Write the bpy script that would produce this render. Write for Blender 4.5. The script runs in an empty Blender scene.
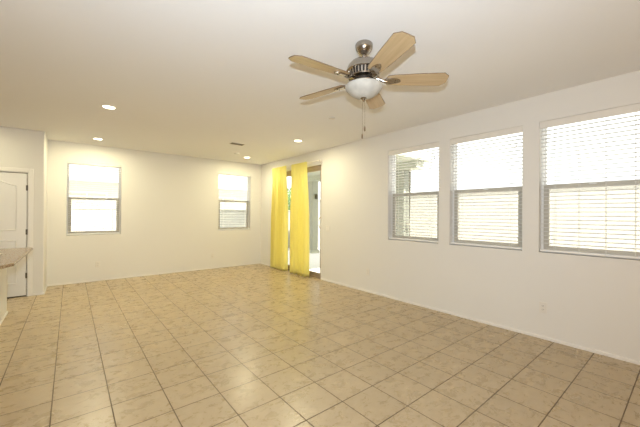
import bpy, bmesh, math, random
from mathutils import Matrix, Vector

scene = bpy.context.scene
COL = scene.collection
PI = math.pi
random.seed(7)

# ------------------------------------------------------------------ camera
XR, YB, CH, EYE = 4.112, 7.660, 2.743, 1.3815     # window wall, back wall, ceiling height, eye height
cam_data = bpy.data.cameras.new('camera')
cam_data.sensor_width = 36.0
cam_data.lens = 307.1 / 640.0 * 36.0
cam_data.clip_start = 0.05
cam = bpy.data.objects.new('camera', cam_data)
COL.objects.link(cam)
YAW, PITCH, ROLL = 0.6829, 0.0024, 0.0063
fw = Vector((math.sin(YAW) * math.cos(PITCH), math.cos(YAW) * math.cos(PITCH), math.sin(PITCH)))
rt = Vector((math.cos(YAW), -math.sin(YAW), 0))
up = rt.cross(fw)
rt2 = rt * math.cos(ROLL) + up * math.sin(ROLL)
up2 = up * math.cos(ROLL) - rt * math.sin(ROLL)
cam.matrix_world = Matrix(((rt2.x, up2.x, -fw.x, 0), (rt2.y, up2.y, -fw.y, 0), (rt2.z, up2.z, -fw.z, EYE), (0, 0, 0, 1)))
scene.camera = cam

# ------------------------------------------------------------------ exposure, sky, lights
vs = scene.view_settings
vs.view_transform = 'Standard'
vs.look = 'None'
vs.gamma = 1.0
vs.use_curve_mapping = False
vs.exposure = 0.05

SKY = 2.1
CAN_W, CAN_C = 20.0, (1.0, 0.92, 0.605)
FLASH_W, FLASH_C = 318.0, (0.69, 0.845, 1.0)
FILL_W, FILL_C = 66.0, (1.0, 0.70, 0.42)
world = bpy.data.worlds.new('overcast_sky')
scene.world = world
world.use_nodes = True
bg = world.node_tree.nodes['Background']
bg.inputs['Color'].default_value = (0.97, 0.985, 1.0, 1)
bg.inputs['Strength'].default_value = SKY


def lamp(name, kind, loc, watts, color, size=0.1, target=None, size_y=None):
    d = bpy.data.lights.new(name, kind)
    d.energy = watts
    d.color = color
    if kind == 'AREA':
        d.shape = 'RECTANGLE' if size_y else 'DISK'
        d.size = size
        if size_y:
            d.size_y = size_y
    else:
        d.shadow_soft_size = size
    o = bpy.data.objects.new(name, d)
    o.location = loc
    if target:
        o.rotation_euler = (Vector(target) - Vector(loc)).to_track_quat('-Z', 'Y').to_euler()
    COL.objects.link(o)
    return o


sun = bpy.data.lights.new('sun', 'SUN')
sun.energy = 18.0
sun.angle = math.radians(1.0)
sun.color = (1.0, 0.95, 0.86)
sun_o = bpy.data.objects.new('sun', sun)
sun_o.rotation_euler = Vector((0.16, 0.55, -0.82)).to_track_quat('-Z', 'Y').to_euler()
COL.objects.link(sun_o)
# the photographer's flash beside the camera, and an unseen warm fill light added behind it to brighten the room
fl = lamp('camera_flash', 'SPOT', (-0.07, -0.05, 1.555), FLASH_W, FLASH_C, 0.02, (-0.07 + 0.56, -0.05 + 0.80, 1.555 + 0.22))
fl.data.spot_size = math.radians(165)
fl.data.spot_blend = 1.0
lamp('warm_fill_behind', 'AREA', (-0.6, -2.0, 1.2), FILL_W, FILL_C, 2.0, (1.6, 3.4, 3.6), 1.4)


# ------------------------------------------------------------------ helpers
class MB:
    """collects shapes into ONE mesh"""

    def __init__(s):
        s.v, s.f = [], []

    def add(s, v, f):
        n = len(s.v)
        s.v += [tuple(p) for p in v]
        s.f += [tuple(i + n for i in q) for q in f]
        return s

    def box(s, x0, x1, y0, y1, z0, z1):
        x0, x1 = min(x0, x1), max(x0, x1)
        y0, y1 = min(y0, y1), max(y0, y1)
        z0, z1 = min(z0, z1), max(z0, z1)
        v = [(x, y, z) for z in (z0, z1) for y in (y0, y1) for x in (x0, x1)]
        return s.add(v, [(0, 2, 3, 1), (4, 5, 7, 6), (0, 1, 5, 4), (2, 6, 7, 3), (0, 4, 6, 2), (1, 3, 7, 5)])

    def lathe(s, prof, n=32, c=(0, 0, 0)):
        """prof = [(r, z)...] from top to bottom"""
        v, f = [], []
        for r, z in prof:
            for k in range(n):
                a = 2 * PI * k / n
                v.append((c[0] + r * math.cos(a), c[1] + r * math.sin(a), c[2] + z))
        for i in range(len(prof) - 1):
            for k in range(n):
                a, b = i * n + k, i * n + (k + 1) % n
                f.append((a, a + n, b + n, b))
        f.append(tuple(range(n)))
        f.append(tuple(reversed(range((len(prof) - 1) * n, len(prof) * n))))
        return s.add(v, f)

    def tube(s, pts, r, n=8):
        pts = [Vector(p) for p in pts]
        v, f = [], []
        for i, p in enumerate(pts):
            d = (pts[min(i + 1, len(pts) - 1)] - pts[max(i - 1, 0)]).normalized()
            q = d.to_track_quat('Z', 'Y')
            rr = r[i] if isinstance(r, (list, tuple)) else r
            for k in range(n):
                a = 2 * PI * k / n
                v.append(p + q @ Vector((rr * math.cos(a), rr * math.sin(a), 0)))
        for i in range(len(pts) - 1):
            for k in range(n):
                a, b = i * n + k, i * n + (k + 1) % n
                f.append((a, b, b + n, a + n))
        f.append(tuple(reversed(range(n))))
        f.append(tuple(range((len(pts) - 1) * n, len(pts) * n)))
        return s.add(v, f)

    def prism(s, outline, z0, z1):
        """outline = [(x, y)...] counter-clockwise, extruded in z"""
        n = len(outline)
        v = [(x, y, z0) for x, y in outline] + [(x, y, z1) for x, y in outline]
        f = [tuple(reversed(range(n))), tuple(range(n, 2 * n))]
        f += [(k, (k + 1) % n, n + (k + 1) % n, n + k) for k in range(n)]
        return s.add(v, f)

    def prism_y(s, outline, y0, y1):
        """outline = [(x, z)...] extruded in y"""
        n = len(outline)
        v = [(x, y0, z) for x, z in outline] + [(x, y1, z) for x, z in outline]
        f = [tuple(range(n)), tuple(reversed(range(n, 2 * n)))]
        f += [(k, n + k, n + (k + 1) % n, (k + 1) % n) for k in range(n)]
        return s.add(v, f)

    def build(s, name, mat, parent=None, loc=None, rotz=0.0, smooth=False, bevel=0.0, segs=2):
        me = bpy.data.meshes.new(name)
        me.from_pydata(s.v, [], s.f)
        bm = bmesh.new()
        bm.from_mesh(me)
        bmesh.ops.recalc_face_normals(bm, faces=bm.faces)
        bm.to_mesh(me)
        bm.free()
        me.materials.append(mat)
        if smooth:
            for p in me.polygons:
                p.use_smooth = True
        o = bpy.data.objects.new(name, me)
        COL.objects.link(o)
        if parent is not None:
            o.parent = parent
        if loc is not None:
            o.location = loc
        o.rotation_euler[2] = rotz
        if bevel:
            m = o.modifiers.new('bevel', 'BEVEL')
            m.width = bevel
            m.segments = segs
            m.limit_method = 'ANGLE'
        if smooth:
            es = o.modifiers.new('edges', 'EDGE_SPLIT')
            es.split_angle = math.radians(38)
        return o


def thing(name, label, cat, loc, rotz=0.0, group=None):
    o = bpy.data.objects.new(name, None)
    COL.objects.link(o)
    o.empty_display_size = 0.1
    o.location = loc
    o.rotation_euler = (0, 0, rotz)
    return tag(o, label, cat, group)


def tag(o, label, cat, group=None):
    o['label'] = label
    o['category'] = cat
    if group:
        o['group'] = group
    return o


def struct(o):
    o['kind'] = 'structure'
    return o


# ------------------------------------------------------------------ materials
def mat(name, color, rough=0.5, metal=0.0, spec=0.5, noise=None, bump=None, coat=0.0):
    """noise = (scale, amount) lightness mottling; bump = (scale, strength)"""
    m = bpy.data.materials.new(name)
    m.use_nodes = True
    nt = m.node_tree
    b = nt.nodes['Principled BSDF']
    b.inputs['Base Color'].default_value = (*color, 1)
    b.inputs['Roughness'].default_value = rough
    b.inputs['Metallic'].default_value = metal
    b.inputs['Specular IOR Level'].default_value = spec
    b.inputs['Coat Weight'].default_value = coat
    tc = nt.nodes.new('ShaderNodeTexCoord')
    if noise:
        n = nt.nodes.new('ShaderNodeTexNoise')
        n.inputs['Scale'].default_value = noise[0]
        n.inputs['Detail'].default_value = 4
        r = nt.nodes.new('ShaderNodeMapRange')
        r.inputs['To Min'].default_value = 1 - noise[1]
        r.inputs['To Max'].default_value = 1 + noise[1]
        mx = nt.nodes.new('ShaderNodeVectorMath')
        mx.operation = 'SCALE'
        mx.inputs[0].default_value = color
        nt.links.new(tc.outputs['Object'], n.inputs['Vector'])
        nt.links.new(n.outputs['Fac'], r.inputs['Value'])
        nt.links.new(r.outputs['Result'], mx.inputs['Scale'])
        nt.links.new(mx.outputs['Vector'], b.inputs['Base Color'])
    if bump:
        n2 = nt.nodes.new('ShaderNodeTexNoise')
        n2.inputs['Scale'].default_value = bump[0]
        n2.inputs['Detail'].default_value = 3
        bp = nt.nodes.new('ShaderNodeBump')
        bp.inputs['Strength'].default_value = bump[1]
        bp.inputs['Distance'].default_value = 0.004
        nt.links.new(tc.outputs['Object'], n2.inputs['Vector'])
        nt.links.new(n2.outputs['Fac'], bp.inputs['Height'])
        nt.links.new(bp.outputs['Normal'], b.inputs['Normal'])
    return m


def glass_mat(name, tint, refl):
    m = bpy.data.materials.new(name)
    m.use_nodes = True
    nt = m.node_tree
    nt.nodes.remove(nt.nodes['Principled BSDF'])
    out = nt.nodes['Material Output']
    t = nt.nodes.new('ShaderNodeBsdfTransparent')
    t.inputs['Color'].default_value = (*tint, 1)
    g = nt.nodes.new('ShaderNodeBsdfGlossy')
    g.inputs['Roughness'].default_value = 0.02
    fr = nt.nodes.new('ShaderNodeLayerWeight')
    fr.inputs['Blend'].default_value = 0.5
    pw_ = nt.nodes.new('ShaderNodeMath')
    pw_.operation = 'POWER'
    pw_.inputs[1].default_value = 4.0
    sc_ = nt.nodes.new('ShaderNodeMath')
    sc_.operation = 'MULTIPLY_ADD'
    sc_.inputs[1].default_value = refl
    sc_.inputs[2].default_value = 0.02
    nt.links.new(fr.outputs['Facing'], pw_.inputs[0])
    nt.links.new(pw_.outputs['Value'], sc_.inputs[0])
    mx = nt.nodes.new('ShaderNodeMixShader')
    nt.links.new(sc_.outputs['Value'], mx.inputs['Fac'])
    nt.links.new(t.outputs['BSDF'], mx.inputs[1])
    nt.links.new(g.outputs['BSDF'], mx.inputs[2])
    nt.links.new(mx.outputs['Shader'], out.inputs['Surface'])
    return m


def cloth_mat(name, color, translucent, sheer, weave=None, squeeze=0.08, lo=0.9, hi=1.08):
    """thin cloth: diffuse + translucent, a little see-through"""
    m = bpy.data.materials.new(name)
    m.use_nodes = True
    nt = m.node_tree
    nt.nodes.remove(nt.nodes['Principled BSDF'])
    out = nt.nodes['Material Output']
    d = nt.nodes.new('ShaderNodeBsdfDiffuse')
    tr = nt.nodes.new('ShaderNodeBsdfTranslucent')
    tp = nt.nodes.new('ShaderNodeBsdfTransparent')
    d.inputs['Color'].default_value = (*color, 1)
    tr.inputs['Color'].default_value = (*color, 1)
    a = nt.nodes.new('ShaderNodeMixShader')
    a.inputs['Fac'].default_value = translucent
    b = nt.nodes.new('ShaderNodeMixShader')
    b.inputs['Fac'].default_value = sheer
    nt.links.new(d.outputs['BSDF'], a.inputs[1])
    nt.links.new(tr.outputs['BSDF'], a.inputs[2])
    nt.links.new(a.outputs['Shader'], b.inputs[1])
    nt.links.new(tp.outputs['BSDF'], b.inputs[2])
    nt.links.new(b.outputs['Shader'], out.inputs['Surface'])
    if weave:
        tc = nt.nodes.new('ShaderNodeTexCoord')
        n = nt.nodes.new('ShaderNodeTexNoise')
        n.inputs['Scale'].default_value = weave
        mp = nt.nodes.new('ShaderNodeMapping')
        mp.inputs['Scale'].default_value = (1, 1, squeeze)
        r = nt.nodes.new('ShaderNodeMapRange')
        r.inputs['To Min'].default_value = lo
        r.inputs['To Max'].default_value = hi
        sc = nt.nodes.new('ShaderNodeVectorMath')
        sc.operation = 'SCALE'
        sc.inputs[0].default_value = color
        nt.links.new(tc.outputs['Object'], mp.inputs['Vector'])
        nt.links.new(mp.outputs['Vector'], n.inputs['Vector'])
        nt.links.new(n.outputs['Fac'], r.inputs['Value'])
        nt.links.new(r.outputs['Result'], sc.inputs['Scale'])
        nt.links.new(sc.outputs['Vector'], d.inputs['Color'])
    return m


def emit_mat(name, color, strength):
    m = bpy.data.materials.new(name)
    m.use_nodes = True
    b = m.node_tree.nodes['Principled BSDF']
    b.inputs['Base Color'].default_value = (0.9, 0.88, 0.82, 1)
    b.inputs['Emission Color'].default_value = (*color, 1)
    b.inputs['Emission Strength'].default_value = strength
    return m


TILE, TX, TY = 0.33241, -0.0934, 3.3139      # 13 inch tiles and where a joint crossing lies


def tile_mat():
    m = bpy.data.materials.new('ceramic_tile')
    m.use_nodes = True
    nt = m.node_tree
    N, L = nt.nodes.new, nt.links.new
    b = nt.nodes['Principled BSDF']
    tc = N('ShaderNodeTexCoord')
    mp = N('ShaderNodeVectorMath')
    mp.operation = 'ADD'
    mp.inputs[1].default_value = (-TX + 40 * TILE, -TY + 40 * TILE, 0)
    L(tc.outputs['Object'], mp.inputs[0])
    br = N('ShaderNodeTexBrick')
    br.offset = 0.0
    br.squash = 1.0
    br.inputs['Scale'].default_value = 1.0
    br.inputs['Brick Width'].default_value = TILE
    br.inputs['Row Height'].default_value = TILE
    br.inputs['Mortar Size'].default_value = 0.0040
    br.inputs['Mortar Smooth'].default_value = 0.15
    br.inputs['Bias'].default_value = 0.0
    br.inputs['Color1'].default_value = (0.96, 0.96, 0.96, 1)
    br.inputs['Color2'].default_value = (1.03, 1.03, 1.03, 1)
    L(mp.outputs['Vector'], br.inputs['Vector'])
    # a different cut of the stone pattern on every tile
    dv = N('ShaderNodeVectorMath')
    dv.operation = 'SCALE'
    dv.inputs['Scale'].default_value = 1 / TILE
    fl = N('ShaderNodeVectorMath')
    fl.operation = 'FLOOR'
    wn = N('ShaderNodeTexWhiteNoise')
    wn.noise_dimensions = '3D'
    sc = N('ShaderNodeVectorMath')
    sc.operation = 'SCALE'
    sc.inputs['Scale'].default_value = 9.0
    ad = N('ShaderNodeVectorMath')
    ad.operation = 'ADD'
    L(mp.outputs['Vector'], dv.inputs[0])
    L(dv.outputs['Vector'], fl.inputs[0])
    L(fl.outputs['Vector'], wn.inputs['Vector'])
    L(wn.outputs['Color'], sc.inputs[0])
    L(mp.outputs['Vector'], ad.inputs[0])
    L(sc.outputs['Vector'], ad.inputs[1])
    st = N('ShaderNodeMapping')
    st.inputs['Scale'].default_value = (1.0, 1.35, 1.0)
    L(ad.outputs['Vector'], st.inputs['Vector'])
    n1 = N('ShaderNodeTexNoise')
    n1.inputs['Scale'].default_value = 9
    n1.inputs['Detail'].default_value = 10
    n1.inputs['Roughness'].default_value = 0.72
    n1.inputs['Distortion'].default_value = 0.5
    L(st.outputs['Vector'], n1.inputs['Vector'])
    cr = N('ShaderNodeValToRGB')
    e = cr.color_ramp.elements
    e[0].position, e[0].color = 0.22, (0.37, 0.272, 0.155, 1)
    e[1].position, e[1].color = 0.78, (0.53, 0.415, 0.265, 1)
    k = cr.color_ramp.elements.new(0.47)
    k.color = (0.455, 0.345, 0.205, 1)
    L(n1.outputs['Fac'], cr.inputs['Fac'])
    mul = N('ShaderNodeMix')
    mul.data_type = 'RGBA'
    mul.blend_type = 'MULTIPLY'
    mul.inputs['Factor'].default_value = 1.0
    L(cr.outputs['Color'], mul.inputs['A'])
    L(br.outputs['Color'], mul.inputs['B'])
    gm = N('ShaderNodeMix')
    gm.data_type = 'RGBA'
    gm.inputs['B'].default_value = (0.125, 0.082, 0.04, 1)
    L(br.outputs['Fac'], gm.inputs['Factor'])
    L(mul.outputs['Result'], gm.inputs['A'])
    L(gm.outputs['Result'], b.inputs['Base Color'])
    rr = N('ShaderNodeMapRange')
    rr.inputs['To Min'].default_value = 0.22
    rr.inputs['To Max'].default_value = 0.34
    L(n1.outputs['Fac'], rr.inputs['Value'])
    gr = N('ShaderNodeMath')
    gr.operation = 'MAXIMUM'
    gq = N('ShaderNodeMath')
    gq.operation = 'MULTIPLY'
    gq.inputs[1].default_value = 0.85
    L(br.outputs['Fac'], gq.inputs[0])
    L(rr.outputs['Result'], gr.inputs[0])
    L(gq.outputs['Value'], gr.inputs[1])
    L(gr.outputs['Value'], b.inputs['Roughness'])
    hs = N('ShaderNodeMath')
    hs.operation = 'SUBTRACT'
    hn = N('ShaderNodeMath')
    hn.operation = 'MULTIPLY'
    hn.inputs[1].default_value = 0.15
    L(n1.outputs['Fac'], hn.inputs[0])
    L(hn.outputs['Value'], hs.inputs[0])
    L(br.outputs['Fac'], hs.inputs[1])
    bp = N('ShaderNodeBump')
    bp.inputs['Strength'].default_value = 0.35
    bp.inputs['Distance'].default_value = 0.003
    L(hs.outputs['Value'], bp.inputs['Height'])
    L(bp.outputs['Normal'], b.inputs['Normal'])
    return m


def wood_mat(name, dark, light, rough=0.4, scale=(0.9, 14, 14)):
    m = bpy.data.materials.new(name)
    m.use_nodes = True
    nt = m.node_tree
    N, L = nt.nodes.new, nt.links.new
    b = nt.nodes['Principled BSDF']
    b.inputs['Roughness'].default_value = rough
    tc = N('ShaderNodeTexCoord')
    mp = N('ShaderNodeMapping')
    mp.inputs['Scale'].default_value = scale
    n = N('ShaderNodeTexNoise')
    n.inputs['Scale'].default_value = 3
    n.inputs['Detail'].default_value = 5
    cr = N('ShaderNodeValToRGB')
    cr.color_ramp.elements[0].position = 0.35
    cr.color_ramp.elements[0].color = (*dark, 1)
    cr.color_ramp.elements[1].position = 0.65
    cr.color_ramp.elements[1].color = (*light, 1)
    L(tc.outputs['Object'], mp.inputs['Vector'])
    L(mp.outputs['Vector'], n.inputs['Vector'])
    L(n.outputs['Fac'], cr.inputs['Fac'])
    L(cr.outputs['Color'], b.inputs['Base Color'])
    return m


def granite_mat():
    m = bpy.data.materials.new('speckled_counter')
    m.use_nodes = True
    nt = m.node_tree
    N, L = nt.nodes.new, nt.links.new
    b = nt.nodes['Principled BSDF']
    b.inputs['Roughness'].default_value = 0.22
    tc = N('ShaderNodeTexCoord')
    n = N('ShaderNodeTexNoise')
    n.inputs['Scale'].default_value = 55
    n.inputs['Detail'].default_value = 6
    cr = N('ShaderNodeValToRGB')
    cr.color_ramp.elements[0].position = 0.34
    cr.color_ramp.elements[0].color = (0.15, 0.095, 0.055, 1)
    cr.color_ramp.elements[1].position = 0.62
    cr.color_ramp.elements[1].color = (0.40, 0.295, 0.19, 1)
    L(tc.outputs['Object'], n.inputs['Vector'])
    L(n.outputs['Fac'], cr.inputs['Fac'])
    L(cr.outputs['Color'], b.inputs['Base Color'])
    return m


WALL = mat('wall_paint', (0.76, 0.735, 0.685), 0.75, spec=0.25, bump=(70, 0.10))
CEIL = mat('ceiling_paint', (0.88, 0.87, 0.855), 0.85, spec=0.2, bump=(45, 0.15))
TRIM = mat('trim_paint', (0.82, 0.79, 0.735), 0.45)
DOORP = mat('door_paint', (0.80, 0.78, 0.745), 0.42)
FLOOR = tile_mat()
VINYL = mat('white_vinyl', (0.88, 0.87, 0.84), 0.4)
TAUPE = mat('taupe_and_sash_shade', (0.56, 0.52, 0.44), 0.45)  # plain taupe; on the lower sashes, shade put into the colour
BRONZE = mat('tan_door_frame', (0.36, 0.28, 0.19), 0.45)
GLASS = glass_mat('window_glass', (0.95, 0.965, 0.955), 0.45)
SLAT = cloth_mat('blind_slat', (0.78, 0.77, 0.74), 0.16, 0.0)
VAL = mat('blind_valance', (0.78, 0.74, 0.67), 0.45)
CORD = mat('blind_cord', (0.75, 0.73, 0.68), 0.8)
NICKEL = mat('brushed_nickel', (0.40, 0.36, 0.31), 0.22, metal=1.0)
DARK = mat('dark_metal', (0.035, 0.028, 0.022), 0.45, metal=0.5)
BLADE = wood_mat('maple_blade', (0.47, 0.335, 0.18), (0.555, 0.41, 0.235))
BLADE_EDGE = mat('blade_edge', (0.16, 0.10, 0.05), 0.5)
BOWL = cloth_mat('alabaster_glass', (0.56, 0.535, 0.475), 0.12, 0.0, 16, 1.0, 0.72, 1.28)
CURTAIN = cloth_mat('yellow_sheer', (0.95, 0.88, 0.36), 0.5, 0.12, 40)
RODM = mat('rod_cream', (0.78, 0.72, 0.62), 0.4)
HINGE = mat('aged_hinge', (0.12, 0.10, 0.08), 0.4, metal=0.7)
PLATE = mat('plate_plastic', (0.76, 0.72, 0.65), 0.35)
LOUVER = mat('brown_louver', (0.20, 0.17, 0.12), 0.6)
SLOT = mat('slot_dark', (0.06, 0.05, 0.04), 0.7)
GRAN = granite_mat()
CAN_LENS = emit_mat('lit_lens', (1.0, 0.86, 0.62), 9.0)
STUCCO = mat('white_stucco', (0.70, 0.67, 0.60), 0.9, noise=(3, 0.05), bump=(60, 0.4))
STUCCO_G = mat('grey_green_stucco', (0.40, 0.41, 0.34), 0.9, bump=(60, 0.4))
BLOCK = mat('block_fence', (0.80, 0.765, 0.69), 0.9, noise=(8, 0.06), bump=(30, 0.5))
BLOCK_G = mat('grey_block_fence', (0.29, 0.295, 0.27), 0.9, noise=(8, 0.06), bump=(30, 0.5))
CONC = mat('pale_concrete', (0.46, 0.45, 0.42), 0.85, noise=(5, 0.04))
SHINGLE = mat('pale_roof_tile', (0.62, 0.58, 0.53), 0.9, noise=(12, 0.08))
COLUMN = mat('grey_green_column', (0.30, 0.305, 0.255), 0.9, bump=(60, 0.4))
LEAF = mat('leaf_green', (0.16, 0.27, 0.09), 0.6, noise=(20, 0.3))
BARK = mat('bark', (0.16, 0.11, 0.07), 0.9, noise=(20, 0.2))


def screen_mat():
    m = bpy.data.materials.new('insect_mesh')
    m.use_nodes = True
    nt = m.node_tree
    nt.nodes.remove(nt.nodes['Principled BSDF'])
    d = nt.nodes.new('ShaderNodeBsdfDiffuse')
    d.inputs['Color'].default_value = (0.30, 0.28, 0.25, 1)
    t = nt.nodes.new('ShaderNodeBsdfTransparent')
    mx = nt.nodes.new('ShaderNodeMixShader')
    mx.inputs['Fac'].default_value = 0.25
    nt.links.new(t.outputs['BSDF'], mx.inputs[1])
    nt.links.new(d.outputs['BSDF'], mx.inputs[2])
    nt.links.new(mx.outputs['Shader'], nt.nodes['Material Output'].inputs['Surface'])
    return m


SCREEN = screen_mat()

# ------------------------------------------------------------------ room shell
XL, YF = -4.2, -2.9            # unseen kitchen side and the wall behind the camera
YP, XP = 6.96, -0.335          # front of the pantry box and its corner
WT = 0.16

floor = MB().box(XL - WT, XR + WT, YF - WT, YB + WT, -0.12, 0.0).build('floor', FLOOR)
struct(floor)
ceil = MB().box(XL - WT, XR + WT, YF - WT, YB + WT, CH, CH + 0.12).build('ceiling', CEIL)
struct(ceil)

#            name      along-wall centre, width, z0, z1, wall
WIN_R = [(2.803, 0.905), (1.742, 0.89), (0.685, 0.895)]       # y centres on the window wall
WZ0, WZ1 = 0.968, 2.44
WIN_B = [(0.388, 0.885, 0.94, 2.385), (3.356, 0.885, 0.95, 2.445)]   # x centres on the back wall
DY0, DY1, DZ1 = 5.02, 6.86, 2.44                              # sliding door opening


def wall_with_holes(a0, a1, holes, put):
    """holes = [(lo, hi, z0, z1)...] sorted along the wall; put(mb, lo, hi, z0, z1) adds a box"""
    mb = MB()
    cur = a0
    for lo, hi, z0, z1 in holes:
        put(mb, cur, lo, 0, CH)
        if z0 > 0:
            put(mb, lo, hi, 0, z0)
        put(mb, lo, hi, z1, CH)
        cur = hi
    put(mb, cur, a1, 0, CH)
    return mb


holes = sorted([(c - w / 2, c + w / 2, WZ0, WZ1) for c, w in WIN_R] + [(DY0, DY1, 0, DZ1)])
wr = wall_with_holes(YF, YB + WT, holes, lambda m, lo, hi, z0, z1: m.box(XR, XR + WT, lo, hi, z0, z1)).build('wall_right', WALL)
struct(wr)
holes = sorted([(c - w / 2, c + w / 2, z0, z1) for c, w, z0, z1 in WIN_B])
wb = wall_with_holes(XL, XR, holes, lambda m, lo, hi, z0, z1: m.box(lo, hi, YB, YB + WT, z0, z1)).build('wall_back', WALL)
struct(wb)
struct(MB().box(XL - WT, XL, YF, YB + WT, 0, CH).build('wall_left', WALL))
struct(MB().box(XL - WT, XR + WT, YF - WT, YF, 0, CH).build('wall_front', WALL))

# pantry box: front wall with a door opening, rounded corner
PDX1, PDW, PDH = -0.535, 0.76, 2.04
PDX0 = PDX1 - PDW
R = 0.022
mb = MB()
mb.box(XL, PDX0, YP, YP + 0.115, 0, CH)
mb.box(PDX0, PDX1, YP, YP + 0.115, PDH, CH)
arc = [(XP - R + R * math.sin(t * PI / 2 / 6), YP + R - R * math.cos(t * PI / 2 / 6)) for t in range(7)]
mb.prism([(PDX1, YP)] + arc + [(XP, YB), (XP - 0.115, YB), (XP - 0.115, YP + 0.115), (PDX1, YP + 0.115)], 0, CH)
struct(mb.build('wall_pantry', WALL))

# baseboards
BH, BT = 0.036, 0.010
struct(MB().box(XP + BT, XR, YB - BT, YB, 0, BH).build('baseboard_back', TRIM, bevel=0.004))
struct(MB().box(XR - BT, XR, YF, DY0 - 0.005, 0, BH).box(XR - BT, XR, DY1 + 0.005, YB - BT, 0, BH).build('baseboard_right', TRIM, bevel=0.004))
struct(MB().box(PDX1 + 0.068, XP + BT, YP - BT, YP, 0, BH).box(XP, XP + BT, YP, YB, 0, BH).build('baseboard_pantry', TRIM, bevel=0.004))

# pantry door: casing, arched two-panel leaf, hinges
dr = MB()
ang = [(PDX0 - 0.06, PDX0), (PDX1, PDX1 + 0.06)]
for a, b_ in ang:
    dr.box(a, b_, YP - 0.014, YP, 0, PDH + 0.06)
dr.box(PDX0, PDX1, YP - 0.014, YP, PDH, PDH + 0.06)
dr.box(PDX0 - 0.0, PDX0 + 0.012, YP, YP + 0.10, 0, PDH).box(PDX1 - 0.012, PDX1, YP, YP + 0.10, 0, PDH).box(PDX0, PDX1, YP, YP + 0.10, PDH - 0.012, PDH)
door1 = dr.build('door_1', TRIM, bevel=0.004)
struct(door1)
lx0, lx1 = PDX0 + 0.02, PDX1 - 0.02
leaf = MB()
leaf.box(lx0, lx1, YP + 0.012, YP + 0.046, 0.02, PDH - 0.021)
leaf.build('door_leaf', DOORP, door1)


def arch_panel(x0, x1, z0, z1, rise):
    """closed outline with an S-curved arched head when rise > 0"""
    pts = [(x0, z0), (x1, z0), (x1, z1)]
    if rise:
        for k in range(1, 24):
            t = k / 24
            pts.append((x1 + (x0 - x1) * t, z1 + rise * (0.5 - 0.5 * math.cos(2 * PI * t))))
    pts.append((x0, z1))
    return pts


pw = 0.115
for k, (z0, z1, rise) in enumerate([(1.085, 1.825, 0.07), (0.22, 0.585 + 0.35, 0.0)]):
    mbp = MB()
    o = arch_panel(lx0 + pw, lx1 - pw, z0, z1, rise)
    i = arch_panel(lx0 + pw + 0.018, lx1 - pw - 0.018, z0 + 0.018, z1 - 0.018, rise)
    n = len(o)
    ys = [YP + 0.0125, YP + 0.003, YP + 0.0125]
    m_ = arch_panel(lx0 + pw + 0.009, lx1 - pw - 0.009, z0 + 0.009, z1 - 0.009, rise)
    v = [(x, ys[0], z) for x, z in o] + [(x, ys[1], z) for x, z in m_] + [(x, ys[2], z) for x, z in i]
    f = []
    for r_ in range(2):
        for q in range(n):
            f.append((r_ * n + q, r_ * n + (q + 1) % n, (r_ + 1) * n + (q + 1) % n, (r_ + 1) * n + q))
    mbp.add(v, f)
    ii = arch_panel(lx0 + pw + 0.045, lx1 - pw - 0.045, z0 + 0.045, z1 - 0.045, rise)
    mbp.prism_y(ii, YP + 0.006, YP + 0.013)
    mbp.build('door_panel', DOORP, door1)
for z in (1.785, 1.06, 0.343):
    h = MB().lathe([(0.007, 0.045), (0.007, -0.045)], 10, (PDX1 - 0.013, YP + 0.004, z))
    h.box(PDX1 - 0.032, PDX1 - 0.002, YP + 0.009, YP + 0.013, z - 0.044, z + 0.044)
    h.build('hinge', HINGE, door1)
MB().box(lx0, lx1, YP + 0.014, YP + 0.04, 0.0, 0.02).build('door_sweep', SLOT, door1)
hd = MB().lathe([(0.026, 0.006), (0.026, -0.002)], 20)
hd.lathe([(0.010, 0.03), (0.010, 0.006)], 14).lathe([(0.008, 0.062), (0.024, 0.055), (0.027, 0.042), (0.02, 0.03)], 20)
kn = hd.build('door_knob', NICKEL, door1, smooth=True)
kn.location = (lx0 + 0.06, YP + 0.012, 0.95)
kn.rotation_euler = (PI / 2, 0, 0)


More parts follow.
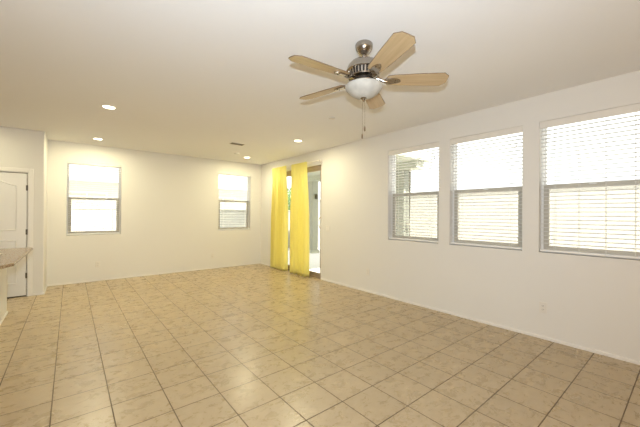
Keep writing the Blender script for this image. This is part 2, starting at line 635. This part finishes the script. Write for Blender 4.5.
# ------------------------------------------------------------------ windows (local x along the wall, y outwards, z up)
def make_window(num, loc, rotz, w, h):
    y0, y1 = 0.085, 0.15
    t = 0.022
    fr = MB()
    fr.box(-w / 2, -w / 2 + t, y0, y1, 0, h).box(w / 2 - t, w / 2, y0, y1, 0, h)
    fr.box(-w / 2 + t, w / 2 - t, y0, y1, 0, t).box(-w / 2 + t, w / 2 - t, y0, y1, h - t, h)
    win = struct(fr.build('window_%d' % num, VINYL, None, loc, rotz, bevel=0.003))
    mid = h * 0.505
    a = w / 2 - t
    lo = MB()
    lo.box(-a, -a + 0.050, 0.088, 0.118, t, mid + 0.024).box(a - 0.050, a, 0.088, 0.118, t, mid + 0.024)
    lo.box(-a + 0.050, a - 0.050, 0.088, 0.118, t, t + 0.050).box(-a + 0.050, a - 0.050, 0.088, 0.118, mid - 0.024, mid + 0.024)
    s1 = lo.build('lower_sash', TAUPE, win, bevel=0.003)  # same vinyl as the upper sash, its shade painted in as taupe
    hi = MB()
    hi.box(-a, -a + 0.018, 0.119, 0.146, mid - 0.02, h - t).box(a - 0.018, a, 0.119, 0.146, mid - 0.02, h - t)
    hi.box(-a + 0.018, a - 0.018, 0.119, 0.146, h - t - 0.026, h - t).box(-a + 0.018, a - 0.018, 0.119, 0.146, mid - 0.02, mid + 0.018)
    s2 = hi.build('upper_sash', VINYL, win, bevel=0.003)
    MB().box(-a + 0.04, a - 0.04, 0.101, 0.105, t + 0.04, mid - 0.022).build('glass_pane', GLASS, s1)
    MB().box(-a + 0.016, a - 0.016, 0.131, 0.135, mid + 0.016, h - t - 0.024).build('glass_pane', GLASS, s2)
    MB().box(-a + 0.002, a - 0.002, 0.149, 0.1505, t, mid).build('insect_screen', SCREEN, win)
    lk = MB().box(-0.03, 0.03, 0.079, 0.088, mid + 0.003, mid + 0.016).box(-0.006, 0.02, 0.073, 0.081, mid + 0.006, mid + 0.014)
    lk.build('sash_lock', VINYL, win)
    return win


def make_blind(loc, rotz, w, h, label, cords, val_h, wand_x, tilt):
    b = thing('window_blind', label, 'blind', loc, rotz, 'horizontal slat blinds in the windows')
    g = w / 2 - 0.006
    yc = 0.042
    hr = MB().box(-g, g, yc - 0.026, yc + 0.028, h - 0.045, h - 0.002).build('headrail', VINYL, b)
    MB().box(-g - 0.004, g + 0.004, 0.002, 0.014, h - val_h, h - 0.002).build('valance', VAL, b, bevel=0.003)
    sl = MB()
    pitch = 0.0435
    top = h - 0.065
    n = int((top - 0.055) / pitch)
    for k in range(n):
        z = top - k * pitch
        # a slightly crowned slat, 48 mm deep, 3 mm thick
        dy, dz = 0.024 * math.cos(tilt), 0.024 * math.sin(tilt)
        c = 0.0022
        prof = [(yc - dy, z - dz), (yc, z + c), (yc + dy, z + dz), (yc + dy, z + dz + 0.0046), (yc, z + c + 0.0046), (yc - dy, z - dz + 0.0046)]
        v = [(x, p, q) for x in (-g, g) for p, q in prof]
        f = [(0, 1, 4, 5), (1, 2, 3, 4), (6, 11, 10, 7), (7, 10, 9, 8)] + [(i, 6 + i, 6 + (i + 1) % 6, (i + 1) % 6) for i in range(6)]
        sl.add(v, f)
    sl.build('slat_bank', SLAT, b)
    MB().box(-g, g, yc - 0.025, yc + 0.025, 0.012, 0.034).build('bottom_rail', VINYL, b, bevel=0.004)
    for cx in cords:
        lc = MB()
        for yy in (yc - 0.0285, yc + 0.0285):
            lc.box(cx - 0.0016, cx + 0.0016, yy - 0.0008, yy + 0.0008, 0.022, h - 0.045)
        lc.build('ladder_cord', CORD, b)
    wd = MB().tube([(wand_x, 0.009, h - val_h - 0.005), (wand_x, 0.006, h - val_h - 0.13)], 0.0022, 6)
    wd.lathe([(0.003, 0.0), (0.007, -0.012), (0.007, -0.035), (0.003, -0.04)], 10, (wand_x, 0.006, h - val_h - 0.13))
    wd.build('pull_cord', CORD, b)
    return b


RW = -PI / 2
names_r = ['white slat blind in the window closest to the glass door, patio column visible behind it',
           'white slat blind in the middle window of the three-window wall',
           'white slat blind farthest from the glass door, cut off by the picture edge']
cordsets = [(-0.30, 0.30), (-0.31, 0.31), (-0.31, -0.10, 0.108, 0.315)]
for k, (c, w) in enumerate(WIN_R):
    make_window(k + 1, (XR, c, WZ0), RW, w, WZ1 - WZ0)
    make_blind((XR, c, WZ0), RW, w, WZ1 - WZ0, names_r[k], cordsets[k], 0.078, w / 2 - 0.07, 0.015)
names_b = ['white slat blind in the back wall window beside the pantry corner',
           'white slat blind in the narrow-looking back wall window near the yellow curtains']
for k, (c, w, z0, z1) in enumerate(WIN_B):
    make_window(k + 4, (c, YB, z0), 0, w, z1 - z0)
    make_blind((c, YB, z0), 0, w, z1 - z0, names_b[k], (-0.30, 0.30), (0.045, 0.055)[k], w / 2 - 0.07, 0.015)

# ------------------------------------------------------------------ sliding glass door (same local frame)
w, h = DY1 - DY0, DZ1
t = 0.05
fr = MB().box(-w / 2, -w / 2 + t, 0.05, 0.15, 0, h).box(w / 2 - t, w / 2, 0.05, 0.15, 0, h)
fr.box(-w / 2 + t, w / 2 - t, 0.05, 0.15, h - 0.055, h).box(-w / 2 + t, w / 2 - t, 0.05, 0.15, 0.0, 0.03)
d2 = struct(fr.build('door_2', BRONZE, None, (XR, (DY0 + DY1) / 2, 0), RW, bevel=0.003))


def glass_panel(name, x0, x1, yy):
    s = 0.055
    m = MB().box(x0, x0 + s, yy, yy + 0.035, 0.03, h - 0.055).box(x1 - s, x1, yy, yy + 0.035, 0.03, h - 0.055)
    m.box(x0 + s, x1 - s, yy, yy + 0.035, 0.03, 0.11).box(x0 + s, x1 - s, yy, yy + 0.035, h - 0.115, h - 0.055)
    p = m.build(name, BRONZE, d2, bevel=0.003)
    MB().box(x0 + s - 0.003, x1 - s + 0.003, yy + 0.015, yy + 0.02, 0.107, h - 0.112).build('glass_pane', GLASS, p)
    return p


glass_panel('fixed_panel', -w / 2 + t, 0.03, 0.108)
sp = glass_panel('sliding_panel', -0.03, w / 2 - t, 0.062)
hx = w / 2 - t - 0.027
hm = MB().tube([(hx, 0.061, 1.08), (hx, 0.03, 1.09), (hx - 0.012, 0.018, 1.13), (hx - 0.012, 0.018, 1.27), (hx, 0.03, 1.31), (hx, 0.061, 1.32)], 0.009, 8)
hm.box(hx - 0.014, hx + 0.014, 0.055, 0.062, 1.06, 1.34)
hm.build('pull_handle', NICKEL, sp, smooth=True)

# ------------------------------------------------------------------ curtain rod and two yellow panels
RX, RZ = XR - 0.085, 2.505
rod = thing('curtain_rod', 'slim cream curtain rod over the sliding glass door', 'curtain rod', (RX, 5.92, RZ))
MB().tube([(0, -0.93, 0), (0, 1.00, 0)], 0.009, 12).build('rod_bar', RODM, rod, smooth=True)
for yy in (-0.93, 1.00):
    fm = MB().lathe([(0.004, 0.03), (0.016, 0.022), (0.02, 0.008), (0.012, -0.006), (0.009, -0.014)], 14)
    f = fm.build('finial', RODM, rod, (0, yy, 0), smooth=True)
    f.rotation_euler = (PI / 2 if yy < 0 else -PI / 2, 0, 0)
for yy in (-0.90, 0.97):
    MB().box(-0.004, 0.083, yy - 0.006, yy + 0.006, -0.012, -0.008).box(0.077, 0.085, yy - 0.012, yy + 0.012, -0.04, 0.025).build('bracket', RODM, rod)


def make_curtain(label, ya, yb, ztop, folds, seed, flare):
    """a gathered rod-pocket panel between ya (far end) and yb"""
    rnd = random.Random(seed)
    root = thing('curtain', label, 'curtain', (RX, (ya + yb) / 2, 0), 0, 'yellow sheer curtain panels')
    nu, nv = 110, 44
    L = ya - yb
    ph = [rnd.uniform(0, 2 * PI) for _ in range(6)]
    v, f = [], []

    def pt(u, s):
        # s = 0 at the rod, 1 at the hem
        wd = L * (1.0 + flare * s)
        y = L / 2 - u * wd + (flare * s * L) * 0.15
        amp = 0.012 + 0.036 * min(1, s * 2.2)
        x = amp * math.sin(2 * PI * folds * u + ph[0] + 0.5 * s * math.sin(ph[1] + 3 * u))
        x += 0.35 * amp * math.sin(2 * PI * folds * 2.3 * u + ph[2] + 0.8 * s)
        x += 0.010 * s * math.sin(2 * PI * 1.3 * u + ph[3])
        y += 0.010 * s * math.sin(2 * PI * folds * u + ph[4])
        return x, y

    z1 = ztop
    for j in range(nv + 1):
        s = max(0.0, (j - 3) / (nv - 3))
        for i in range(nu + 1):
            u = i / nu
            x, y = pt(u, s)
            if j <= 3:
                zz = z1 - j * 0.022 + 0.004 * math.sin(40 * u + ph[5])
                x = x * 0.4 - 0.013
            else:
                hem = 0.014 + 0.006 * math.sin(2 * PI * folds * u + ph[3])
                zz = (z1 - 0.066) + (hem - (z1 - 0.066)) * ((j - 3) / (nv - 3))
                x = x * (0.4 + 0.6 * min(1, s * 4)) - 0.013 * max(0, 1 - s * 3)
            v.append((x, y, zz))
    for j in range(nv):
        for i in range(nu):
            a = j * (nu + 1) + i
            f.append((a, a + 1, a + nu + 2, a + nu + 1))
    o = MB().add(v, f).build('curtain_cloth', CURTAIN, root, smooth=True)
    so = o.modifiers.new('thickness', 'SOLIDIFY')
    so.thickness = 0.0012
    # stitched band along the hem
    hb, hf = [], []
    for j in range(2):
        for i in range(nu + 1):
            x, y = pt(i / nu, 1.0)
            hb.append((x - 0.0022, y, (0.020, 0.085)[j]))
    for i in range(nu):
        hf.append((i, i + 1, nu + 2 + i, nu + 1 + i))
    oh = MB().add(hb, hf).build('hem_band', CURTAIN, root, smooth=True)
    sh = oh.modifiers.new('thickness', 'SOLIDIFY')
    sh.thickness = 0.001
    return root


make_curtain('yellow sheer curtain panel closest to the room corner', 6.90, 6.235, 2.545, 6, 3, -0.02)
make_curtain('yellow sheer curtain panel hanging over the middle of the glass door', 6.015, 5.395, 2.535, 5, 11, 0.11)


# ------------------------------------------------------------------ ceiling fan
FX, FY = 1.811, 1.683
FZ = CH
fan = thing('ceiling_fan', 'five-blade brushed nickel ceiling fan with maple blades and frosted bowl light', 'ceiling fan', (FX, FY, FZ))


def zz(*p):
    return [(r, z - CH) for r, z in p]


MB().lathe(zz((0.064, 2.743), (0.069, 2.736), (0.070, 2.722), (0.067, 2.703), (0.058, 2.684), (0.042, 2.667), (0.026, 2.657), (0.018, 2.654)), 36).build('canopy', NICKEL, fan, smooth=True)
MB().lathe(zz((0.0125, 2.655), (0.0125, 2.60)), 16).build('downrod', NICKEL, fan, smooth=True)
MB().lathe(zz((0.018, 2.628), (0.024, 2.622), (0.045, 2.617), (0.075, 2.607), (0.105, 2.590), (0.126, 2.566), (0.137, 2.538), (0.139, 2.523), (0.132, 2.518), (0.100, 2.516)), 48).build('motor_housing', NICKEL, fan, smooth=True)
MB().lathe(zz((0.112, 2.518), (0.112, 2.474)), 40).build('motor_core', DARK, fan, smooth=True)
vr = MB()
for k in range(30):
    a = 2 * PI * k / 30
    ca, sa = math.cos(a), math.sin(a)
    v = []
    for z in (2.519 - CH, 2.476 - CH):
        for rr, ww in ((0.110, 0.0055), (0.110, -0.0055), (0.126 if z > 2.5 - CH else 0.119, -0.0055), (0.126 if z > 2.5 - CH else 0.119, 0.0055)):
            v.append((rr * ca - ww * sa, rr * sa + ww * ca, z))
    vr.add(v, [(0, 1, 2, 3), (7, 6, 5, 4), (0, 4, 5, 1), (1, 5, 6, 2), (2, 6, 7, 3), (3, 7, 4, 0)])
vr.build('vent_rib_ring', NICKEL, fan)
MB().lathe(zz((0.118, 2.478), (0.122, 2.474), (0.120, 2.466), (0.092, 2.462), (0.085, 2.455)), 40).build('flywheel', NICKEL, fan, smooth=True)
MB().lathe(zz((0.080, 2.462), (0.078, 2.440), (0.098, 2.432), (0.098, 2.412), (0.08, 2.410)), 40).build('light_fitter', DARK, fan, smooth=True)
MB().lathe(zz((0.100, 2.434), (0.126, 2.424), (0.139, 2.413), (0.139, 2.407), (0.10, 2.406)), 40).build('shade_ring', NICKEL, fan, smooth=True)
bo = [(0.136, 2.408), (0.145, 2.406), (0.149, 2.399), (0.147, 2.390), (0.139, 2.374), (0.122, 2.354), (0.099, 2.336), (0.072, 2.321), (0.042, 2.311), (0.012, 2.308)]
MB().lathe(zz(*bo), 48).build('bowl_shade', BOWL, fan, smooth=True)
MB().lathe(zz((0.026, 2.314), (0.027, 2.308), (0.018, 2.302), (0.010, 2.299), (0.013, 2.293), (0.009, 2.285), (0.003, 2.282)), 20).build('finial', NICKEL, fan, smooth=True)
for (dx, dy, zb) in ((-0.008, 0.006, 1.985), (0.008, -0.006, 2.045)):
    ch = MB()
    z = 2.292
    pts = [(dx * 0.6, dy * 0.6, 2.292 - CH), (dx, dy, 2.25 - CH), (dx, dy, zb + 0.04 - CH)]
    ch.tube(pts, 0.0012, 6)
    zq = 2.25
    while zq > zb + 0.045:
        ch.lathe([(0.0008, 0.0019), (0.0019, 0), (0.0008, -0.0019)], 6, (dx, dy, zq - CH))
        zq -= 0.012
    c = ch.build('pull_chain', NICKEL, fan)
    MB().lathe([(0.0025, 0.042), (0.0055, 0.034), (0.0065, 0.018), (0.0055, 0.004), (0.002, 0.0)], 12, (dx, dy, zb - CH)).build('chain_fob', BLADE_EDGE, c, smooth=True)

BLZ = 2.452 - CH
for k in range(5):
    ang = math.radians(-113.6 + 72 * k)
    # outline of a blade along local +x: narrow rounded root, clipped tip corners
    r0, r1 = 0.185, 0.652
    ol = [(r0, -0.050), (r0 + 0.05, -0.059), (r0 + 0.22, -0.070), (r1 - 0.040, -0.077), (r1, -0.042), (r1 + 0.002, 0.0), (r1, 0.042), (r1 - 0.040, 0.077), (r0 + 0.22, 0.070), (r0 + 0.05, 0.059), (r0, 0.050), (r0 - 0.012, 0.0)]
    bl = MB().prism(ol, -0.004, 0.004)
    ob = bl.build('fan_blade', BLADE, fan, (0, 0, BLZ), bevel=0.0015)
    ob.rotation_euler = (math.radians(-12), 0, ang)
    # darker veneer edge
    eb = MB()
    n = len(ol)
    ev = []
    for s_, z_ in ((1.0, -0.0036), (1.0, 0.0036)):
        ev += [(x, y, z_) for x, y in ol]
    cx = (r0 + r1) / 2
    ev2 = [(x + (0.0012 if x > cx else -0.0012), y + (0.0012 if y > 0 else -0.0012 if y < 0 else 0), z) for x, y, z in ev]
    eb.add(ev2, [(q, (q + 1) % n, n + (q + 1) % n, n + q) for q in range(n)])
    eb.build('edge_band', BLADE_EDGE, ob)
    br = MB()
    # cast arm from the flywheel, fork plate under the blade root
    br.tube([(0.100, 0, 0.014), (0.130, 0, 0.004), (0.158, 0, -0.010), (0.185, 0, -0.012)], [0.014, 0.012, 0.012, 0.011], 10)
    pl = []
    for q in range(28):
        a = 2 * PI * q / 28
        rx = 0.062 + 0.010 * math.cos(2 * a)
        pl.append((0.218 + rx * math.cos(a), 0.034 * math.sin(a)))
    br.prism(pl, -0.0135, -0.0048)
    for sx, sy in ((0.18, 0), (0.25, 0.014), (0.25, -0.014)):
        br.lathe([(0.005, 0.0), (0.006, -0.003), (0.003, -0.005)], 10, (sx, sy, -0.0133))
    ab = br.build('blade_arm', NICKEL, ob, smooth=True)


# ------------------------------------------------------------------ recessed lights, vent, detector, cover plate
def downlight(x, y, label, watts=CAN_W):
    t_ = thing('recessed_light', label, 'ceiling light', (x, y, CH), 0, 'round recessed ceiling lights')
    prof = [(0.064, -0.001), (0.070, -0.004), (0.084, -0.004), (0.090, -0.001)]
    n = 40
    v, f = [], []
    for r, z in prof:
        for q in range(n):
            a = 2 * PI * q / n
            v.append((r * math.cos(a), r * math.sin(a), z))
    for i in range(3):
        for q in range(n):
            f.append((i * n + q, i * n + (q + 1) % n, (i + 1) * n + (q + 1) % n, (i + 1) * n + q))
    MB().add(v, f).build('trim_ring', TRIM, t_, smooth=True)
    MB().lathe([(0.066, -0.0005), (0.066, -0.002)], n).build('lit_lens', CAN_LENS, t_)
    l = lamp('recessed_light_glow', 'AREA', (0, 0, -0.006), watts, CAN_C, 0.125)
    l.parent = t_
    return t_


downlight(0.378, 4.785, 'round lit recessed ceiling light standing by itself, largest one seen')
downlight(0.389, 6.975, 'round lit recessed ceiling light above the back window by the pantry')
downlight(3.274, 4.686, 'round lit recessed ceiling light in front of the yellow curtains')
downlight(3.309, 6.880, 'round lit recessed ceiling light in the far corner by the narrow back window')

downlight(-1.35, 6.30, 'round lit recessed kitchen ceiling light in front of the pantry door', CAN_W * 0.6)

vent = thing('ceiling_vent', 'small rectangular air vent with dark louvers in the ceiling', 'vent', (2.515, 5.66, CH))
vw, vd = 0.15, 0.085
MB().box(-vw, vw, -vd, -vd + 0.022, -0.006, 0).box(-vw, vw, vd - 0.022, vd, -0.006, 0).box(-vw, -vw + 0.022, -vd + 0.022, vd - 0.022, -0.006, 0).box(vw - 0.022, vw, -vd + 0.022, vd - 0.022, -0.006, 0).build('vent_frame', TRIM, vent, bevel=0.002)
MB().box(-vw + 0.02, vw - 0.02, -vd + 0.02, vd - 0.02, -0.0015, -0.0003).build('vent_throat', SLOT, vent)
lv = MB()
for k in range(6):
    y = -vd + 0.034 + k * 0.0205
    lv.add([(-vw + 0.021, y, -0.0016), (vw - 0.021, y, -0.0016), (vw - 0.021, y + 0.010, -0.009), (-vw + 0.021, y + 0.010, -0.009),
            (-vw + 0.021, y + 0.0015, -0.0016), (vw - 0.021, y + 0.0015, -0.0016), (vw - 0.021, y + 0.0115, -0.009), (-vw + 0.021, y + 0.0115, -0.009)],
           [(0, 1, 2, 3), (7, 6, 5, 4), (0, 4, 5, 1), (3, 2, 6, 7), (0, 3, 7, 4), (1, 5, 6, 2)])
lv.build('louver', LOUVER, vent)

sd = thing('smoke_detector', 'small round white detector on the ceiling behind the vent', 'smoke detector', (2.893, 6.519, CH))
MB().lathe([(0.060, 0), (0.062, -0.008), (0.056, -0.026), (0.030, -0.032)], 32).build('detector_body', TRIM, sd, smooth=True)
MB().lathe([(0.062, -0.009), (0.063, -0.011), (0.062, -0.013)], 32).build('detector_seam', VAL, sd, smooth=True)
cp = MB().lathe([(0.042, 0), (0.045, -0.003), (0.043, -0.010), (0.02, -0.011)], 32).build('sprinkler_cover', VAL, None, (2.862, 3.263, CH), smooth=True)
tag(cp, 'flat round sprinkler cover plate on the ceiling beyond the fan', 'cover plate')


# ------------------------------------------------------------------ outlets and switch (local x along the wall, y outwards)
def outlet(label, loc, rotz):
    o = thing('wall_outlet', label, 'outlet', loc, rotz, 'wall outlets near the floor')
    MB().box(-0.0375, 0.0375, -0.006, 0.0, -0.06, 0.06).build('cover_plate', PLATE, o, bevel=0.003)
    for z in (0.02, -0.02):
        s_ = MB().box(-0.017, 0.017, -0.0085, -0.006, z - 0.0145, z + 0.0145).build('socket', PLATE, o, bevel=0.004)
        MB().box(-0.0085, -0.0055, -0.0092, -0.0082, z - 0.004, z + 0.006).box(0.0055, 0.0085, -0.0092, -0.0082, z - 0.004, z + 0.006).box(-0.002, 0.002, -0.0092, -0.0082, z - 0.0105, z - 0.0065).build('slot', SLOT, s_)
    MB().lathe([(0.0025, 0.0), (0.0025, -0.001)], 8, (0, 0, 0)).build('screw', NICKEL, o, (0, -0.006, 0))
    return o


outlet('cream wall outlet below the biggest blind window', (XR, 1.089, 0.354), RW)
outlet('cream wall outlet between the glass door and the first blind window', (XR, 3.693, 0.361), RW)
outlet('cream wall outlet on the back wall below the window by the pantry', (0.44, YB, 0.341), 0)
outlet('cream wall outlet on the back wall below the narrow window near the curtains', (2.77, YB, 0.325), 0)
sw = thing('light_switch', 'cream light switch plate beside the glass door', 'light switch', (XR, 4.80, 1.085), RW)
MB().box(-0.058, 0.058, -0.006, 0, -0.06, 0.06).build('cover_plate', PLATE, sw, bevel=0.003)
for x in (-0.024, 0.024):
    MB().box(x - 0.016, x + 0.016, -0.010, -0.006, -0.033, 0.033).build('rocker', TRIM, sw, bevel=0.003)

# ------------------------------------------------------------------ kitchen peninsula
PX = -0.66
pen = MB().box(PX - 0.62, PX, 3.95, 5.93, 0, 0.862).build('wall_half', WALL, bevel=0.015, segs=4)
struct(pen)
MB().box(PX, PX + BT, 3.95, 5.93 + BT, 0, BH).box(PX - 0.62, PX, 5.93, 5.93 + BT, 0, BH).build('baseboard_half', TRIM, pen, bevel=0.004)
ct = thing('counter_top', 'brown speckled counter top with clipped corner on the half wall', 'counter', (PX, 4.9, 0.862))
ol = [(-0.75, -0.98), (0.10, -1.10), (0.245, -0.75), (0.262, 0.93), (0.240, 0.955), (-0.75, 0.955)]
MB().prism(ol, 0.001, 0.034).build('slab', GRAN, ct, bevel=0.010, segs=3)
ol2 = [(0.0, -0.6), (0.215, -0.6), (0.0, -0.6)]
item = thing('white_item', 'small white dish at the edge of the speckled counter', 'item', (-0.640, 4.93, 0.902))  # unidentified small white item, modelled as a shallow round bowl
MB().lathe([(0.058, 0.017), (0.052, 0.0165), (0.040, 0.006), (0.008, 0.004)], 28).build('item_bowl', TRIM, item, smooth=True)
MB().lathe([(0.030, 0.006), (0.032, 0.0)], 28).build('item_foot', TRIM, item, smooth=True)

# ------------------------------------------------------------------ outside
GZ = -0.12
struct(MB().box(XR + WT, 24, -8, 26, GZ - 0.1, GZ).box(-10, XR + WT, YB + WT, 26, GZ - 0.1, GZ).build('ground', CONC))


struct(MB().box(XR + WT, 8.0, 4.4, 10.4, GZ, GZ + 0.03).build('floor_patio', mat('patio_slab', (0.80, 0.79, 0.77), 0.8, noise=(5, 0.03))))


def fence(label, x0, x1, y0, y1, top, mt):
    f_ = thing('block_fence', label, 'fence', ((x0 + x1) / 2, (y0 + y1) / 2, GZ))
    cx, cy = (x0 + x1) / 2, (y0 + y1) / 2
    hh = top - GZ
    m = MB().box(x0 - cx, x1 - cx, y0 - cy, y1 - cy, 0, hh - 0.06)
    m.build('block_course', mt, f_)
    MB().box(x0 - cx - 0.02, x1 - cx + 0.02, y0 - cy - 0.02, y1 - cy + 0.02, hh - 0.06, hh).build('coping', mt, f_, bevel=0.01)
    return f_


fence('long pale block fence across the side yard behind the slat blinds', 8.7, 8.88, -5, 11.3, 2.07, BLOCK)
fence('grey block fence across the back yard behind the yellow curtains', 2.6, 8.66, 11.5, 11.68, 1.55, BLOCK_G)
fence('pale stucco fence outside the back wall window by the pantry', -8, 2.55, 11.5, 11.68, 1.55, STUCCO)

# patio cover on two stucco columns
COLX = 7.05
pat = thing('patio_cover', 'stucco patio roof on columns outside the glass door', 'patio cover', (5.7, 6.7, GZ + 0.03))
ox, oy, oz = 5.7, 6.7, GZ + 0.03
for r0, r1 in ((0.716, 0.773), (1.293, 1.345)):
    y0 = r0 * COLX
    y1 = y0 + 0.38
    c_ = MB().box(COLX - ox, COLX + 0.28 - ox, y0 - oy, y1 - oy, 0, 2.82 - oz).build('column', COLUMN, pat, bevel=0.01)
    MB().box(COLX - 0.03 - ox, COLX + 0.31 - ox, y0 - 0.03 - oy, y1 + 0.03 - oy, 0, 0.12).build('column_base', STUCCO_G, c_)
ya, yb_ = 0.645 * COLX, 1.345 * COLX + 0.4
MB().box(XR + WT + 0.01 - ox, COLX + 0.5 - ox, ya - oy, yb_ - oy, 2.82 - oz, 2.87 - oz).build('soffit', STUCCO_G, pat)
MB().box(XR + WT + 0.01 - ox, COLX + 0.5 - ox, ya - oy, yb_ - oy, 2.871 - oz, 3.05 - oz).build('fascia', STUCCO, pat)
MB().box(COLX - 0.02 - ox, COLX + 0.3 - ox, ya + 0.1 - oy, yb_ - 0.1 - oy, 2.62 - oz, 2.819 - oz).build('beam', STUCCO_G, pat)
ds = thing('downspout', 'dark downspout with slanted elbow beside the patio column', 'downspout', (COLX + 0.1, 0.716 * COLX, GZ + 0.03))
rel = lambda s, zz_: (0.0, s * (COLX + 0.1) - 0.716 * COLX, zz_ - GZ - 0.03)
MB().tube([rel(0.690, GZ + 0.03), rel(0.690, 2.55), rel(0.686, 2.62), rel(0.650, 2.76), rel(0.648, 2.805)], 0.034, 8).build('pipe', TAUPE, ds, smooth=True)
MB().box(-0.05, 0.05, rel(0.690, 0)[1] - 0.04, rel(0.690, 0)[1] + 0.08, 1.2, 1.24).build('strap', TAUPE, ds)
ln = thing('patio_lantern', 'small dark lantern high on the far patio column', 'lantern', (COLX + 0.14, 1.293 * COLX - 0.048, 2.05))
MB().box(-0.04, 0.04, -0.035, 0.035, -0.10, 0.06).build('lantern_body', DARK, ln, bevel=0.01)
MB().lathe([(0.01, 0.10), (0.055, 0.06)], 4).build('lantern_cap', DARK, ln)
MB().box(-0.025, 0.025, 0.035, 0.045, -0.06, 0.05).build('wall_bracket', DARK, ln)

# neighbour's house beyond the back fence
hs = thing('neighbour_house', 'pale stucco house with low roof beyond the back yard fence', 'house', (2.5, 18, GZ))
MB().box(-9, 7.0, 0, 6, 0, 3.0).build('house_wall', STUCCO, hs)
MB().prism_y([(-9.6, 2.95), (7.6, 2.95), (7.6, 3.12), (-1.0, 4.6), (-9.6, 3.12)], -0.5, 6.5).build('house_roof', SHINGLE, hs)
for wx in (4.6, -1.9):
    wf = MB().box(wx - 0.8, wx + 0.8, -0.05, 0.0, 1.1, 2.5).build('house_window', VINYL, hs)
    MB().box(wx - 0.72, wx - 0.03, -0.06, -0.05, 1.18, 2.42).box(wx + 0.03, wx + 0.72, -0.06, -0.05, 1.18, 2.42).build('window_glazing', TAUPE, wf)

# small tree over the fence, seen between the curtains
tr = thing('yard_tree', 'small leafy green tree above the back fence between the yellow curtains', 'tree', (8.55, 12.75, GZ))
MB().tube([(0, 0, 0), (0.03, 0.02, 0.8), (-0.02, 0, 1.5), (0.02, 0.03, 2.0)], [0.07, 0.055, 0.045, 0.02], 8).build('trunk', BARK, tr, smooth=True)
rnd = random.Random(5)
lf = MB()
for k in range(1500):
    while True:
        p = Vector((rnd.uniform(-1, 1), rnd.uniform(-1, 1), rnd.uniform(-1, 1)))
        if 0.35 < p.length < 1:
            break
    lump = 1 + 0.18 * math.sin(5 * p.x + 3 * p.z) * math.cos(4 * p.y)
    c = Vector((p.x * 0.95 * lump, p.y * 0.95 * lump, 1.95 + p.z * 0.78 * lump))
    a = Vector((rnd.uniform(-1, 1), rnd.uniform(-1, 1), rnd.uniform(-1, 1))).normalized() * 0.085
    b_ = a.cross(Vector((rnd.uniform(-1, 1), rnd.uniform(-1, 1), rnd.uniform(-1, 1)))).normalized() * 0.035
    lf.add([c - a, c + b_, c + a, c - b_], [(0, 1, 2, 3)])
lf.build('crown', LEAF, tr)
